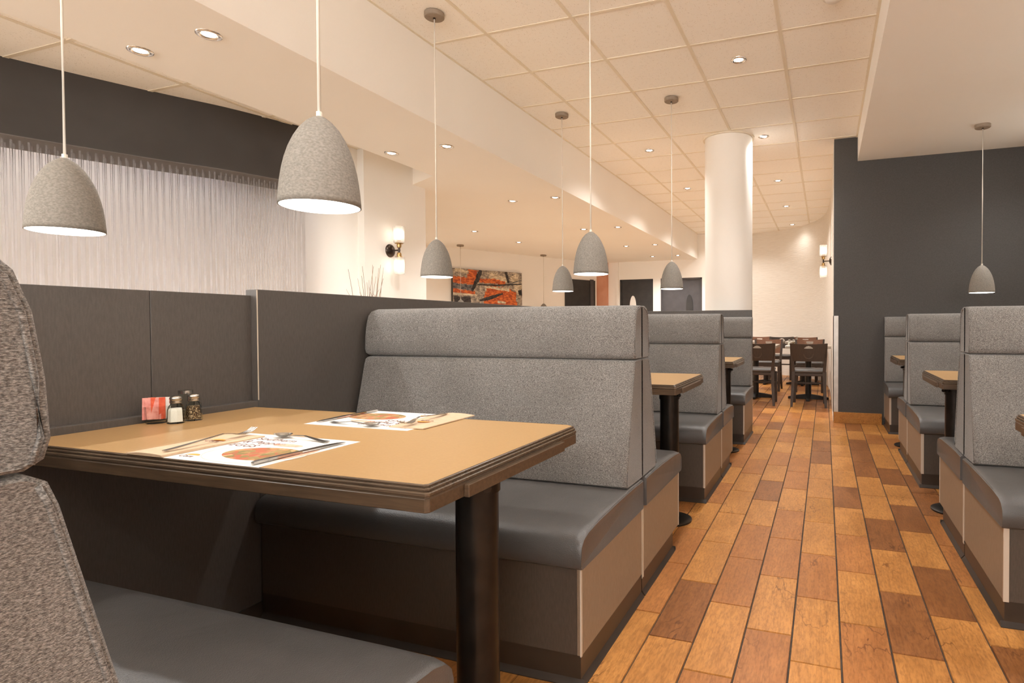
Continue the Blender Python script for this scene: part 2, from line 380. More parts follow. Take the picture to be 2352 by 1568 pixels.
b = NB(); box(b, -8.55, -1.99, -2.55, 13.1, -.0055, 0); obj('bounce_floor', b, noisy('taupe_bounce_floor', (.36, .25, .155), (.42, .30, .19), 220, .95), floor)  # unseen covering added so less orange light bounces onto the low ceiling

# ------------------------------------------------------------------ ceilings
def tiled(parent, x0, x1, y0, y1, z, xg, yg, pitch, skip=None):
    xs = sorted({x0, x1, *[xg+pitch*i for i in range(-30, 30) if x0+.02 < xg+pitch*i < x1-.02]})
    ys = sorted({y0, y1, *[yg+pitch*i for i in range(-30, 40) if y0+.02 < yg+pitch*i < y1-.02]})
    cache = {}
    for xa, xb in zip(xs[:-1], xs[1:]):
        for ya, yb in zip(ys[:-1], ys[1:]):
            cx, cy, w, d = (xa+xb)/2, (ya+yb)/2, round(xb-xa, 4), round(yb-ya, 4)
            if skip and skip(cx, cy): continue
            if (w, d) not in cache:
                b = NB(); e = .011
                bt = [b.verts.new((sx*(w/2-e), sy*(d/2-e), .004)) for sx, sy in ((-1, -1), (1, -1), (1, 1), (-1, 1))]
                up = [b.verts.new((sx*(w/2-.004), sy*(d/2-.004), .012)) for sx, sy in ((-1, -1), (1, -1), (1, 1), (-1, 1))]
                b.faces.new(bt); [b.faces.new((bt[i], up[i], up[(i+1) % 4], bt[(i+1) % 4])) for i in range(4)]; b.faces.new(up)
                bmesh.ops.recalc_face_normals(b, faces=b.faces); me = bpy.data.meshes.new('ceiling_tile'); b.to_mesh(me); b.free(); me.materials.append(MT['acoustic']); cache[(w, d)] = me
            o = bpy.data.objects.new('ceiling_tile', cache[(w, d)]); COL.objects.link(o); o.parent = parent; o.location = (cx, cy, z+(.0 if (round(cx*7+cy*3) % 3) else .002))
    for x in xs[1:-1]:
        b = NB(); box(b, x-.012, x+.012, y0, y1, z, z+.03); obj('grid_bar', b, MT['grid'], parent)
    for y in ys[1:-1]:
        b = NB(); box(b, x0, x1, y-.012, y+.012, z+.0006, z+.03); obj('grid_bar', b, MT['grid'], parent)
    for x in (x0+.008, x1-.008):
        b = NB(); box(b, x-.010, x+.010, y0, y1, z+.0003, z+.02); obj('grid_bar', b, MT['grid'], parent)
b = NB(); box(b, XS-.02, XR+.02, -2.6, 13.2, ZC+.035, ZC+.12)
ceil = structure('ceiling', b, MT['cream'], 'high suspended ceiling of square speckled acoustic tiles')
tiled(ceil, XS, XR, -2.6, 13.0, ZC, -2.7335, 3.3613, .61278)
b = NB(); box(b, -8.6, XSL, -2.6, 4.95, ZL+.035, ZL+.12)
ceil2 = structure('ceiling', b, MT['cream'], 'lower suspended tile ceiling left of the plaster soffit')
tiled(ceil2, -5.6, XSL, -2.6, 4.95, ZL, -3.945, 2.036, .61)
b = NB(); prism(b, [(XSL, ZS), (XS, ZS), (XS, ZC+.03), (XS-.1, ZC+.03), (XS-.1, ZS+.12), (XSL+.1, ZS+.12), (XSL+.1, ZL+.1), (XSL, ZL+.1)], 'y', -2.6, 4.56)
structure('ceiling', b, MT['soffit'], 'low smooth plaster soffit left of the tiled ceiling')
b = NB(); prism(b, [(XS, 4.56), (XS, 13.2), (-8.6, 13.2), (-8.6, 4.94), (-4.2, 4.94), (XSL, 4.56)], 'z', ZS, ZL-.002); box(b, XS-.10, XS, 4.56, 13.2, ZL-.002, ZC+.03)
structure('ceiling', b, MT['soffit'], 'low smooth plaster ceiling over the far left room')
b = NB(); prism(b, [(XR, ZR), (XW+.1, ZR), (XW+.1, ZR+.12), (XR+.1, ZR+.12), (XR+.1, ZC+.03), (XR, ZC+.03)], 'y', -2.6, YD)
structure('ceiling', b, MT['soffit'], 'smooth plaster soffit over the right-hand booths')

# ------------------------------------------------------------------ walls
b = NB(); box(b, .09, XW+.1, YD, YD+.14, 0, ZC+.02)
structure('wall_right', b, MT['dark'], 'charcoal painted wall behind the right-hand booths')
b = NB(); box(b, .09, .556, YD-.014, YD, 0, .115, .002)
structure('baseboard_right', b, TILE[3], 'wood-look tile skirting under the charcoal wall')
b = NB(); box(b, .083, .135, YD-.0045, YD+.002, .116, 1.125); box(b, .083, .09, YD-.0045, YD+.14, .116, 1.125)
structure('trim_1', b, noisy('dull_steel', (.42, .38, .34), (.50, .46, .42), 12, .42, metal=.8), 'steel corner guard on the end of the charcoal wall')
# curved cream wall at the end of the aisle
cv = [(.085, YD+.13), (.085, 9.3), (.06, 10.1), (.0, 10.8), (-.12, 11.3), (-.32, 11.75), (-.6, 12.1), (-.95, 12.36), (-1.5, 12.56), (-2.2, 12.62), (-2.6, 12.62)]
def smooth_path(p, n=5):
    out = []
    for i in range(len(p)-1):
        p0, p1, p2, p3 = [Vector(p[max(0, min(len(p)-1, k))]) for k in (i-1, i, i+1, i+2)]
        for k in range(n):
            t = k/n; out.append(tuple(.5*((2*p1)+(-p0+p2)*t+(2*p0-5*p1+4*p2-p3)*t*t+(-p0+3*p1-3*p2+p3)*t**3)))
    return out+[tuple(p[-1])]
b = NB(); strip_wall(b, [cv[0]]+smooth_path(cv[1:]), -.12, 0, ZC+.02)
structure('wall_curved', b, MT['wallpaper'], 'cream textured wall curving round the far dining area', smooth=.5)
# back wall with two doors, far-left wall with painting
b = NB(); box(b, -4.62, -2.3, 12.2, 12.34, 2.05, ZC); box(b, -4.62, -4.33, 12.2, 12.34, 0, 2.05); box(b, -3.555, -3.385, 12.2, 12.34, 0, 2.05); box(b, -2.47, -2.3, 12.2, 12.34, 0, 2.05)
box(b, -4.40, -4.35, 12.17, 12.2, 0, ZS)
structure('wall_back', b, MT['cream'], 'cream back wall with two dark doors')
def door(n, x0, x1, mat, label, plaque, px, pl):
    b = NB(); box(b, x0+.03, x1-.03, 12.24, 12.29, 0, 2.02)
    d = structure('door_%d' % n, b, mat, label)
    f = NB(); box(f, x0, x0+.035, 12.215, 12.32, 0, 2.05); box(f, x1-.035, x1, 12.215, 12.32, 0, 2.05); box(f, x0, x1, 12.215, 12.32, 2.015, 2.05); obj('door_frame', f, mat, d)
    q = NB(); n_ = 28
    fr = [q.verts.new((px+.075*math.cos(2*PI*i/n_), 12.228, 1.43+.26*math.sin(2*PI*i/n_))) for i in range(n_)]
    bk = [q.verts.new((px+.075*math.cos(2*PI*i/n_), 12.242, 1.43+.26*math.sin(2*PI*i/n_))) for i in range(n_)]
    q.faces.new(fr); [q.faces.new((fr[i], bk[i], bk[(i+1) % n_], fr[(i+1) % n_])) for i in range(n_)]
    tag(obj('oval_plaque', q, plaque, d), pl)
door(1, -4.33, -3.555, MT['black'], 'black door with a pale oval plaque', MT['white'], -4.03, 'pale oval plaque')
door(2, -3.385, -2.47, MT['slate'], 'slate grey door with a dark oval plaque', MT['black'], -2.75, 'dark oval plaque')
A, B = Vector((-6.205, 9.078)), Vector((-4.836, 12.077)); dv = (B-A).normalized(); nl = Vector((dv.y, -dv.x))
def onwall(s, o=0): return A+dv*s+nl*o
def wallbox(bm, s0, s1, o0, o1, z0, z1):
    q = [onwall(s0, o0), onwall(s1, o0), onwall(s1, o1), onwall(s0, o1)]
    prism(bm, [(p.x, p.y) for p in q], 'z', z0, z1)
LEN = (B-A).length
b = NB(); wallbox(b, -5.5, LEN, 0, -.14, 0, ZS+.02)
structure('wall_left', b, MT['cream'], 'cream wall with the abstract painting')
b = NB(); s0 = (Vector((-5.225, 11.225))-A).dot(dv); wallbox(b, s0, LEN-.06, .02, -.03, 0, 2.03)
d3 = structure('door_3', b, MT['black'], 'black doorway in the wall beyond the painting')
b = NB(); wallbox(b, LEN-.22, LEN-.12, .035, .02, 0, 2.05); obj('door_frame', b, MT['slate'], d3)
b = NB(); box(b, -4.86, -4.60, 12.09, 12.34, 0, ZS+.01)
structure('trim_2', b, MT['orange'], 'salmon painted wall end in the far corner')
# wall with sconce + round column on the left
b = NB(); box(b, -4.6, -3.87, 4.12, 4.96, 0, ZL+.03)
structure('wall_left', b, MT['cream'], 'cream wall block carrying the left sconce')
b = NB(); lathe(b, [(.235, 0), (.235, ZL+.03)], (-4.175, 4.09, 0), 48)
structure('column', b, MT['cream'], 'cream half-round column beside the rod screen', smooth=True)
b = NB(); lathe(b, [(.243, 0), (.243, ZC+.02)], (-.950, 6.08, 0), 64)
c1 = structure('column', b, MT['soffit'], 'round cream column rising to the tiled ceiling', smooth=True)
b = NB(); lathe(b, [(.244, ZC-.012), (.262, ZC-.012), (.262, ZC+.004), (.244, ZC+.004)], (-.950, 6.08, 0), 64); obj('collar', b, MT['grid'], c1, smooth=.6)
# bulkhead and pale wall behind the rods
bp = smooth_path([(-4.82, 1.05), (-4.70, 1.45), (-4.53, 2.01), (-4.26, 2.66), (-4.08, 3.02), (-3.95, 3.40), (-3.90, 3.55)], 6)
bpx = bp+[(-3.885, 3.66), (-3.90, 3.78), (-3.94, 3.88)]
b = NB(); strip_wall(b, bpx, .36, 2.168, ZL+.03)
bh = structure('bulkhead', b, MT['bulk'], 'dark curved bulkhead above the rod screen', smooth=.5)
b = NB(); strip_wall(b, bpx, .36, 2.163, 2.1678); obj('underside', b, noisy('lit_underside_grey', (.125, .112, .102), (.145, .13, .12), 5, .7), bh)  # lighter colour carries the light reaching the bulkhead underside from below
bq = []
for i, p in enumerate(bp):
    t = (Vector(bp[min(i+1, len(bp)-1)])-Vector(bp[max(i-1, 0)])).normalized(); bq.append((p[0]-t.y*.75, p[1]+t.x*.75))
bq.append((-4.44, 4.02))
b = NB(); strip_wall(b, bq, .1, 0, ZL+.03)
structure('wall_left', b, MT['pale'], 'pale wall behind the hanging rods', smooth=.5)
for (x, y, c_, e_) in ((-5.1, 1.2, (1, .92, .84), WALL_FILL), (-4.95, 2.3, (1, .93, .90), WALL_FILL), (-4.62, 3.0, (.74, .78, 1), WALL_FILL*.6)):      # unseen strip lights added behind the bulkhead to brighten the pale wall
    l = bpy.data.lights.new('rod_wall_fill', 'AREA'); l.shape = 'RECTANGLE'; l.size = .12; l.size_y = 1.0; l.energy = e_; l.color = c_
    o = bpy.data.objects.new('rod_wall_fill', l); COL.objects.link(o); o.location = (x-.02, y, 2.56); o.rotation_euler = (0, 0, -.4)
b = NB(); box(b, -8.6, -8.5, -2.6, 13.2, 0, .95); box(b, -8.6, -8.5, -2.6, 13.2, 2.4, ZL+.1); box(b, -8.6, -8.5, .4, 13.2, .95, 2.4); structure('wall_left', b, MT['cream'], 'outer left wall hidden behind the pale wall, opening added for light')  # opening added in the hidden wall to let in extra light
b = NB(); box(b, -8.6, 2.1, 13.1, 13.2, 0, ZC+.1); structure('wall_back', b, MT['cream'], 'outer back wall behind the far rooms')
# right outer wall, then near wall with added openings (out of frame)
b = NB(); box(b, XW, XW+.1, -2.6, YD+.1, 0, ZR+.02)
structure('wall_right', b, MT['cream'], 'plain cream wall beside the right-hand booths')
b = NB(); box(b, -8.6, XW+.1, -2.7, -2.6, 0, 1.25); box(b, -8.6, XW+.1, -2.7, -2.6, 2.72, ZC+.1)
box(b, -8.6, -4.3, -2.7, -2.6, 1.25, 2.72)
for x in (-4.3, -2.3, -.4, 1.6): box(b, x, x+.2, -2.7, -2.6, 1.25, 2.72)
structure('wall_near', b, MT['cream'], 'unseen wall behind the camera with openings added for fill light')  # openings added here so world light fills the room and ceiling

# ------------------------------------------------------------------ booth partition
b = NB(); box(b, -1.955, -1.90, 1.512, 5.68, 0, 1.167, .0015, 1)
pt = structure('partition', b, MT['panel'], 'grey-brown booth partition behind the left row of booths')
b = NB(); box(b, -1.975, -1.93, 1.187, 1.512, .70, 1.146, .001, 1); obj('panel', b, MT['panel'], pt)
b = NB(); box(b, -1.975, -1.93, -.02, 1.1855, .70, 1.146, .001, 1); obj('panel', b, MT['panel'], pt)
b = NB(); box(b, -1.975, -1.93, -1.5, -.022, .70, 1.146, .001, 1); obj('panel', b, MT['panel'], pt)
b = NB(); box(b, -1.955, -1.90, -1.5, 1.5115, 0, .773, .0015, 1); obj('ledge', b, MT['panel'], pt)
b = NB(); box(b, -1.9005, -1.8985, 1.5105, 1.5135, .775, 1.165); obj('edge_banding', b, MT['edge'], pt)
b = NB(); box(b, -1.8995, -1.895, -1.5, 5.6, 0, .055); obj('toe_strip', b, MT['toe'], pt)
b = NB(); box(b, -1.90, -.662, 5.665, 5.70, 0, 1.177, .0015, 1)
structure('partition', b, MT['panel'], 'grey-brown end panel closing the left row before the column')

# ------------------------------------------------------------------ booth benches
def bench(side, ys, f, front, label, toe=.0, edge=True, top=0, group=None):
    """side: 'L'/'R' row, ys: seam y, f: +1/-1 facing, front: seat depth from the seam"""
    xe, sx, LN = (-.657, -1, 1.233) if side == 'L' else (.580, 1, 1.362)
    t = thing('booth_bench', label, 'booth seat', (xe, ys, 0), group)
    def part(name, bm, m, smooth=False, par=t):
        for v in bm.verts: v.co = Vector((sx*v.co.x, f*v.co.y, v.co.z))
        return obj(name, bm, m, par, smooth)
    d = front
    b = NB(); box(b, .012, LN, .004, d-.008, .088, .342); part('base', b, MT['basefront_shade'])
    b = NB(); box(b, -.002, .0115, .004, d-.006, .088, .342, .001, 1); part('end_panel', b, MT['taupe'])
    b = NB(); box(b, -.0035, .013 if side == 'R' else (.0005 if ys == 2.092 else .006), d-.010, d-.002, .088, .342); part('edge_banding', b, MT['edge'])
    b = NB(); box(b, -.0035, -.0019, .002, .010, .072, .342); part('seam_strip', b, MT['edge'])
    b = NB(); box(b, .002, LN, .004, d-.01-toe, .0, .0875)
    prism(b, [(.0025, .0), (-.011, .0), (-.011, .003), (.0025, .02)], 'y', .004, d-.01-toe)
    prism(b, [(d-.0105-toe, 0), (d+.002-toe, 0), (d+.002-toe, .003), (d-.0105-toe, .02)], 'x', -.011, LN)
    part('toe_kick', b, MT['toe'])
    # cushion: crowned rounded slab
    q = NB(); pf = [(.02, .343), (d+.008, .343), (d+.018, .352), (d+.020, .385), (d+.014, .412), (d-.004, .430), (d-.035, .440), (d-.12, .447), (d*.5, .453), (.12, .455), (.02, .452)]
    rows = []
    for v, sc_, dz in ((-.010, .86, -.012), (-.013, .97, -.004), (-.008, 1.0, -.001), (.012, 1.0, 0.004), (.10, 1.0, .0055), (LN/2, 1.0, .006), (LN-.05, 1.0, .005), (LN-.004, 1., 0)):
        rows.append([q.verts.new((v, .3+(u-.3)*(1 if sc_ > .9 else .985), .398+(z-.398)*sc_+(dz if z > .4 else 0))) for u, z in pf])
    for A_, B_ in zip(rows[:-1], rows[1:]):
        for k in range(len(pf)): q.faces.new((A_[k], A_[(k+1) % len(pf)], B_[(k+1) % len(pf)], B_[k]))
    q.faces.new(rows[0]); q.faces.new(rows[-1][::-1])
    cu = part('seat_cushion', q, MT['vinyl'], .9)
    w = NB(); tube(w, [(-.0085, u, z+.0005) for u, z in ((.03, .449), (.15, .4515), (d*.5, .4495), (d-.12, .4435), (d-.05, .435), (d-.012, .422), (d+.007, .400), (d+.012, .37), (d+.008, .352))], .0022, 6); part('piping', w, MT['vinyl'], True, cu)
    def padrow(name, pf, vals):
        q = NB(); rows = []
        cu_, cz = sum(p[0] for p in pf)/len(pf), sum(p[1] for p in pf)/len(pf)
        for v, g in vals: rows.append([q.verts.new((v, u if u < .012 else u-g, z-(g if z > cz else -g))) for u, z in pf])
        n = len(pf)
        for A_, B_ in zip(rows[:-1], rows[1:]):
            for k in range(n): q.faces.new((A_[k], A_[(k+1) % n], B_[(k+1) % n], B_[k]))
        q.faces.new(rows[0]); q.faces.new(rows[-1][::-1])
        return part(name, q, MT['fabric'], .8)
    vals = [(-.002, .010), (-.004, .004), (-.001, .001), (.014, 0), (LN*.3, -.001), (LN*.7, -.001), (LN-.03, 0), (LN-.012, .004), (LN-.006, .014)]
    bk = padrow('backrest', [(.003, .456), (.05, .456), (.175, .458), (.192, .468), (.194, .49), (.165, .62), (.128, .78), (.106, .875), (.098, .898), (.085, .906), (.003, .907)], vals)
    hr = padrow('headrest', [(.003, .909), (.082, .909), (.096, .917), (.101, .935), (.098, .99), (.090, 1.05), (.078, 1.085), (.060, 1.103), (.035, 1.109), (.003, 1.109)], vals)
    pp = NB(); tube(pp, [(-.0035, u, z) for u, z in ((.182, .47), (.184, .49), (.156, .62), (.119, .78), (.097, .875), (.089, .895))], .0026, 6); part('piping', pp, MT['fabric'], True, bk)
    pp = NB(); tube(pp, [(-.0035, u, z) for u, z in ((.085, .915), (.092, .937), (.089, .99), (.081, 1.048), (.070, 1.078), (.054, 1.094), (.03, 1.100))], .0026, 6); part('piping', pp, MT['fabric'], True, hr)
    return t
G = 'booth benches'
bench('L', .220, 1, .652, 'grey booth bench cut off at the left edge, near side of the foreground table', .05)
bench('L', 2.092, -1, .592, 'large grey fabric booth bench facing the foreground table, with dark vinyl seat', .0)
bench('L', 2.094, 1, .575, 'back-to-back half behind the large grey booth bench, its seat end jutting into the aisle', .09)
bench('L', 3.880, -1, .575, 'second grey booth bench down the left row, facing the camera over the bare table', .0)
bench('L', 3.882, 1, .480, 'bench back-to-back with the second left booth, only its end and seat showing', .09)
bench('L', 5.655, -1, .615, 'last grey booth bench of the left row, against the end panel before the column', .0)
bench('R', 2.872, -1, .605, 'nearest grey booth bench on the right edge, facing the camera', .0)
bench('R', 2.874, 1, .565, 'back half of the nearest right booth, its seat end pointing down the aisle', .07)
bench('R', 4.715, -1, .660, 'middle grey booth bench of the right row, facing the table with a placemat', .0)
bench('R', 4.717, 1, .52, 'back half of the middle right booth, only a sliver of seat showing', .05)
bench('R', 6.470, -1, .52, 'last right-hand booth bench, backed against the charcoal wall', .0)

# ------------------------------------------------------------------ booth tables
def table(side, yc, label, hd=.335):
    xe, sx, LN = (-.657, -1, 1.240) if side == 'L' else (.560, 1, 1.38)
    t = thing('booth_table', label, 'table', (xe+sx*.121, yc, 0))
    ox = -sx*.121
    def part(name, bm, m, smooth=False, par=t):
        for v in bm.verts: v.co = Vector((ox+sx*v.co.x, v.co.y, v.co.z))
        return obj(name, bm, m, par, smooth)
    def outline(i, far=LN):
        c_ = max(.004, .020-i)
        return [(i, -hd+i+.006), (i+.006, -hd+i), (far, -hd+i), (far, hd-i), (i+c_+.012, hd-i), (i, hd-i-c_-.006)]
    b = NB(); prism(b, outline(.014), 'z', .722, .752); part('tabletop', b, MT['tan'])
    b = NB(); pfm = [(.0145, .7516), (.0125, .7522), (.0100, .7520), (.0084, .7508), (.0084, .7490), (.0098, .7480), (.0092, .7474), (.0062, .7468), (.0044, .7454), (.0044, .7428), (.0060, .7414), (.0052, .7408), (.0024, .7402), (.0006, .7388), (.0006, .7346), (.0020, .7328), (.0030, .7322), (.0030, .7296)]
    rg = [[b.verts.new((x, y, z)) for x, y in outline(i0)] for i0, z in pfm]
    for A_, B_ in zip(rg[:-1], rg[1:]):
        for k in range(6):
            if k != 2: b.faces.new((A_[k], A_[(k+1) % 6], B_[(k+1) % 6], B_[k]))
    part('edge_moulding', b, MT['moulding'])
    b = NB(); prism(b, outline(.0015), 'z', .704, .7295, .0012, 1); part('apron', b, MT['darkwood'])
    b = NB(); box(b, -.010, .0012, -.225, .21, .7035, .7285, .0012, 1); part('apron_rail', b, MT['darkwood'])
    b = NB(); lathe(b, [(0, .018), (.05, .018), (.05, .70), (0, .70)], (.121, 0, 0), 40); part('pedestal_column', b, MT['blackmetal'], .6)
    b = NB(); lathe(b, [(.0505, .645), (.0545, .645), (.0545, .703), (.0505, .703)], (.121, 0, 0), 40); cl = part('collar', b, MT['blackmetal'], .6)
    for ang in (-.75, 2.2):
        b = NB(); ca, sa = math.cos(ang), math.sin(ang)
        # bolt points toward the aisle
        tube(b, [(.121-ca*.05, sa*.05, .672), (.121-ca*.066, sa*.066, .672)], .011, 8); tube(b, [(.121-ca*.06, sa*.06, .672), (.121-ca*.088, sa*.088, .672)], .0045, 8)
        tube(b, [(.121-ca*.086, sa*.086, .672), (.121-ca*.097, sa*.097, .672)], .0095, 8); part('clamp_bolt', b, MT['blackmetal'], .6, cl)
    b = NB(); lathe(b, [(0, 0), (.118, 0), (.118, .008), (.105, .014), (.06, .02), (.0, .02)], (.121, 0, 0), 40); part('base_plate', b, MT['blackmetal'], .6)
    return t
table('L', 1.175, 'foreground tan table with dark grooved wood edge, laid with two placemats')
table('L', 2.972, 'bare tan table behind the large booth bench, black column and round foot')
table('L', 4.772, 'small-looking far tan table of the left row, before the last booth')
table('R', 1.790, 'tan table corner cut off by the right edge of the picture')
table('R', 3.610, 'tan table with a placemat between the first and middle right booths')
table('R', 5.420, 'farthest tan table of the right row, mostly hidden by the middle booth')

# ------------------------------------------------------------------ pendants
def pendant(x, y, zc, zb, label, on=True, r=.0975, h=.235, group=None):
    t = thing('pendant_lamp', label, 'pendant lamp', (x, y, zc), group)
    b = NB(); lathe(b, [(0, -.028), (.056, -.028), (.060, -.024), (.060, 0), (0, 0)], n=36); obj('ceiling_canopy', b, MT['canopy'], t, .6)
    b = NB(); lathe(b, [(.0, -.036), (.008, -.036), (.008, -.028), (0, -.028)], n=12); obj('cord_grip', b, MT['bronze'], t, .6)
    zt = zb+h-zc
    b = NB(); tube(b, [(0, 0, -.03), (.0006, 0, zt*.5), (0, 0, zt+.004)], .0042, 8); obj('cord', b, MT['cord'], t, True)
    pr = [(1, 0), (.995, .06), (.975, .16), (.945, .27), (.90, .39), (.835, .51), (.745, .63), (.63, .74), (.485, .845), (.32, .925), (.17, .972), (.06, .995), (0, 1)]
    b = NB(); pf = [(r*k, zt-h+h*q) for k, q in pr]; inn = [((r-.004)*k, zt-h+(h-.006)*q) for k, q in pr]
    lathe(b, inn[::-1]+pf, n=48)
    sh = tag(obj('shade', b, MT['concrete'], t, True))
    b = NB(); tube(b, [(0, 0, zt-.002), (0, 0, zt+.010)], .0075, 10); obj('cord_grip', b, MT['cord'], sh, .6)
    b = NB(); lathe(b, [(0, zt-h-.0045), (r*.6, zt-h-.004), (r-.008, zt-h-.002), (r-.0015, zt-h+.0005), (r-.0045, zt-h+.006), (0, zt-h+.008)], n=48); obj('diffuser', b, MT['glow'] if on else MT['lampin'], t)
    if on:
        l = bpy.data.lights.new('pendant_light', 'AREA'); l.shape = 'DISK'; l.size = 2*(r-.01); l.energy = PENDANT_W; l.color = WARM
        o = bpy.data.objects.new('pendant_light', l); COL.objects.link(o); o.parent = t; o.location = (0, 0, zt-h-.008)
    return t
pendant(-1.241, 1.17, ZC, 1.346, 'large-looking grey dome pendant lamp hanging over the foreground table')
pendant(-2.294, 1.17, ZS, 1.342, 'grey dome pendant lamp at the left edge, before the rod screen')
pendant(-1.222, 2.97, ZC, 1.318, 'grey dome pendant lamp over the bare second table, its ceiling rose out of view')
pendant(-1.240, 4.83, ZC, 1.345, 'grey dome pendant lamp hanging just left of the round column')
pendant(-2.284, 3.03, ZC, 1.340, 'grey dome pendant lamp beside the cream wall with the left sconce')
pendant(-2.276, 4.85, ZC, 1.350, 'small-looking grey dome pendant between the painting and the black doorway')
pendant(1.262, 5.66, ZR, 1.300, 'pale grey dome pendant in front of the charcoal wall')
pendant(1.262, 3.86, ZR, 1.300, 'pendant over the placemat table of the right row, out of view')
pendant(1.262, 2.06, ZR, 1.300, 'pendant over the cut-off right table, out of view')
pendant(-5.97, 8.57, ZS, 1.26, 'unlit-looking far pendant in front of the abstract painting', on=False)
pendant(-5.283, 10.36, ZS, 1.24, 'tiny far pendant between the painting and the black doorway, only its dome showing', on=False)

# ------------------------------------------------------------------ recessed downlights
def downlight(x, y, z, label, w=1.0):
    t = thing('recessed_downlight', label, 'downlight', (x, y, z))
    b = NB(); lathe(b, [(.036, .003), (.040, -.006), (.049, -.008), (.056, -.004), (.057, .004)], n=28); obj('trim_ring', b, MT['chrome'], t, True)
    b = NB(); lathe(b, [(0, -.006), (.016, -.005), (.028, -.001), (.034, .003), (.0, .003)], n=24); obj('lamp_face', b, MT['bulb'], t, True)
    l = bpy.data.lights.new('downlight_beam', 'SPOT'); l.energy = SPOT_W*w; l.color = (1.0, .985, .96); l.spot_size = 2.42; l.spot_blend = .95; l.shadow_soft_size = .03
    o = bpy.data.objects.new('downlight_beam', l); COL.objects.link(o); o.parent = t; o.location = (0, 0, -.012)
names = ['nearest', 'second', 'third', 'fourth', 'fifth', 'sixth', 'seventh']
for i, y in enumerate((4.306, 6.13, 8.06, 9.84, 11.68)):
    downlight(-.598, y, ZC+.004, '%s downlight of the long row in the tiled ceiling right of the column' % names[i], (1, 1, 1, .7, .13)[i])
for i, y in enumerate((6.183, 8.07, 9.84, 11.68)):
    downlight(-1.84, y, ZC+.004, '%s downlight in the tiled ceiling left of the column' % names[i])
t = thing('smoke_detector', 'white smoke detector at the top edge, on the tiled ceiling near the right soffit', 'detector', (.045, 3.66, ZC+.004))
b = NB(); lathe(b, [(0, -.038), (.03, -.036), (.045, -.026), (.05, -.012), (.0, -.012)], n=28); obj('sensor_head', b, MT['white'], t, .6)
b = NB(); lathe(b, [(0, -.013), (.062, -.013), (.066, -.006), (.066, .001), (0, .001)], n=28); obj('base_plate', b, MT['white'], t, .6)
for i, y in enumerate((2.0, 3.85, 5.78, 7.82, 9.74, 11.40)):
    downlight(-2.80, y, ZS, '%s downlight of the soffit row nearest the tiled ceiling' % names[i])
    downlight(-3.33 if i else -3.292, y, ZS, '%s downlight of the second soffit row, away from the tiled ceiling' % names[i], .2 if i == 1 else 1)
downlight(-4.92, 7.42, ZS, 'downlight in the low ceiling before the painting, left of the two')
downlight(-4.87, 8.65, ZS, 'downlight in the low ceiling before the painting, the farther of the two')
downlight(-.6, -1.3, ZC+.004, 'downlight in the tiled ceiling behind the camera')
downlight(-.6, .56, ZC+.004, 'downlight in the tiled ceiling just above the camera, out of view', .75)
downlight(-.6, 2.43, ZC+.004, 'downlight of the long row just out of view above the picture', .75)
for y in (.1,): downlight(-2.8, y, ZS, 'soffit downlight above and behind the camera')
downlight(-6.6, 7.4, ZS, 'added downlight out of sight in the low ceiling of the far left room', .8)  # unseen lamp added to brighten the far left room
for i, y in enumerate((.2, 2.0, 3.8, 5.55)): downlight(1.66, y, ZR, '%s downlight added out of view in the right soffit' % names[i], .6)  # unseen lamps added to brighten the right booths and charcoal wall

# ------------------------------------------------------------------ wall sconces
def sconce(loc, rz, label):
    """mounted on a wall whose outward normal is local +x"""
    t = thing('wall_sconce', label, 'wall lamp', loc, rz=rz)
    b = NB()
    lathe(b, [(.062, 0), (.060, .008), (.050, .018), (.030, .026), (.012, .032), (0, .034)], n=28)
    for v in b.verts: v.co = Vector((v.co.z, v.co.y, v.co.x))
    obj('backplate', b, MT['bronze'], t, True)
    b = NB(); tube(b, [(.03, 0, 0), (.115, 0, 0)], .007, 10); tube(b, [(.105, 0, -.03), (.105, 0, .03)], .010, 10); obj('arm', b, MT['bronze'], t, .7)
    for s in (1, -1):
        b = NB(); lathe(b, [(.0, .022), (.018, .024), (.022, .045), (.020, .058), (.036, .060), (.038, .066), (.022, .068), (.020, .098), (0, .098)], (.105, 0, 0), 20)
        for v in b.verts: v.co.z *= s
        so = obj('lamp_socket', b, MT['brass'], t, .7)
        b = NB(); lathe(b, [(.022, .067), (.046, .067), (.048, .072), (.048, .222), (.045, .222), (.045, .072), (.022, .071)], (.105, 0, 0), 24)
        for v in b.verts: v.co.z *= s
        obj('glass_shade', b, MT['lampglass'], t, .7)
        b = NB(); lathe(b, [(0, .098), (.012, .10), (.020, .125), (.021, .16), (.015, .185), (0, .192)], (.105, 0, 0), 16)
        for v in b.verts: v.co.z *= s
        obj('bulb', b, MT['filament'], so, True)
sconce((-3.87, 4.44, 1.745), 0, 'twin glass wall sconce on the cream wall above the partition')
sconce((.085, 8.45, 1.905), PI, 'twin glass wall sconce at the end of the charcoal wall, over the dining chairs')

# ------------------------------------------------------------------ hanging rod screen
rs = thing('rod_screen', 'screen of clear hanging acrylic rods under the dark bulkhead', 'screen', (-4.6, 2.0, 2.168))
rme = None
def rods(off, step, phase, r):
    global rme
    P = [Vector(p) for p in bp]; d = -phase
    for i in range(len(P)-1):
        seg = P[i+1]-P[i]; ln = seg.length; t = seg/ln
        while d < ln:
            q = P[i]+t*d+Vector((-t.y, t.x))*off
            if q.y > 1.0:
                if rme is None:
                    b = NB(); lathe(b, [(0, -2.166), (.0062, -2.166), (.0062, .03), (0, .03)], n=10)
                    for f in b.faces: f.smooth = True
                    rme = bpy.data.meshes.new('rod'); b.to_mesh(rme); b.free(); rme.materials.append(MT['rod'])
                o = bpy.data.objects.new('rod', rme); COL.objects.link(o); o.parent = rs; o.location = (q.x+4.6, q.y-2.0, 0)
            d += step
        d -= ln
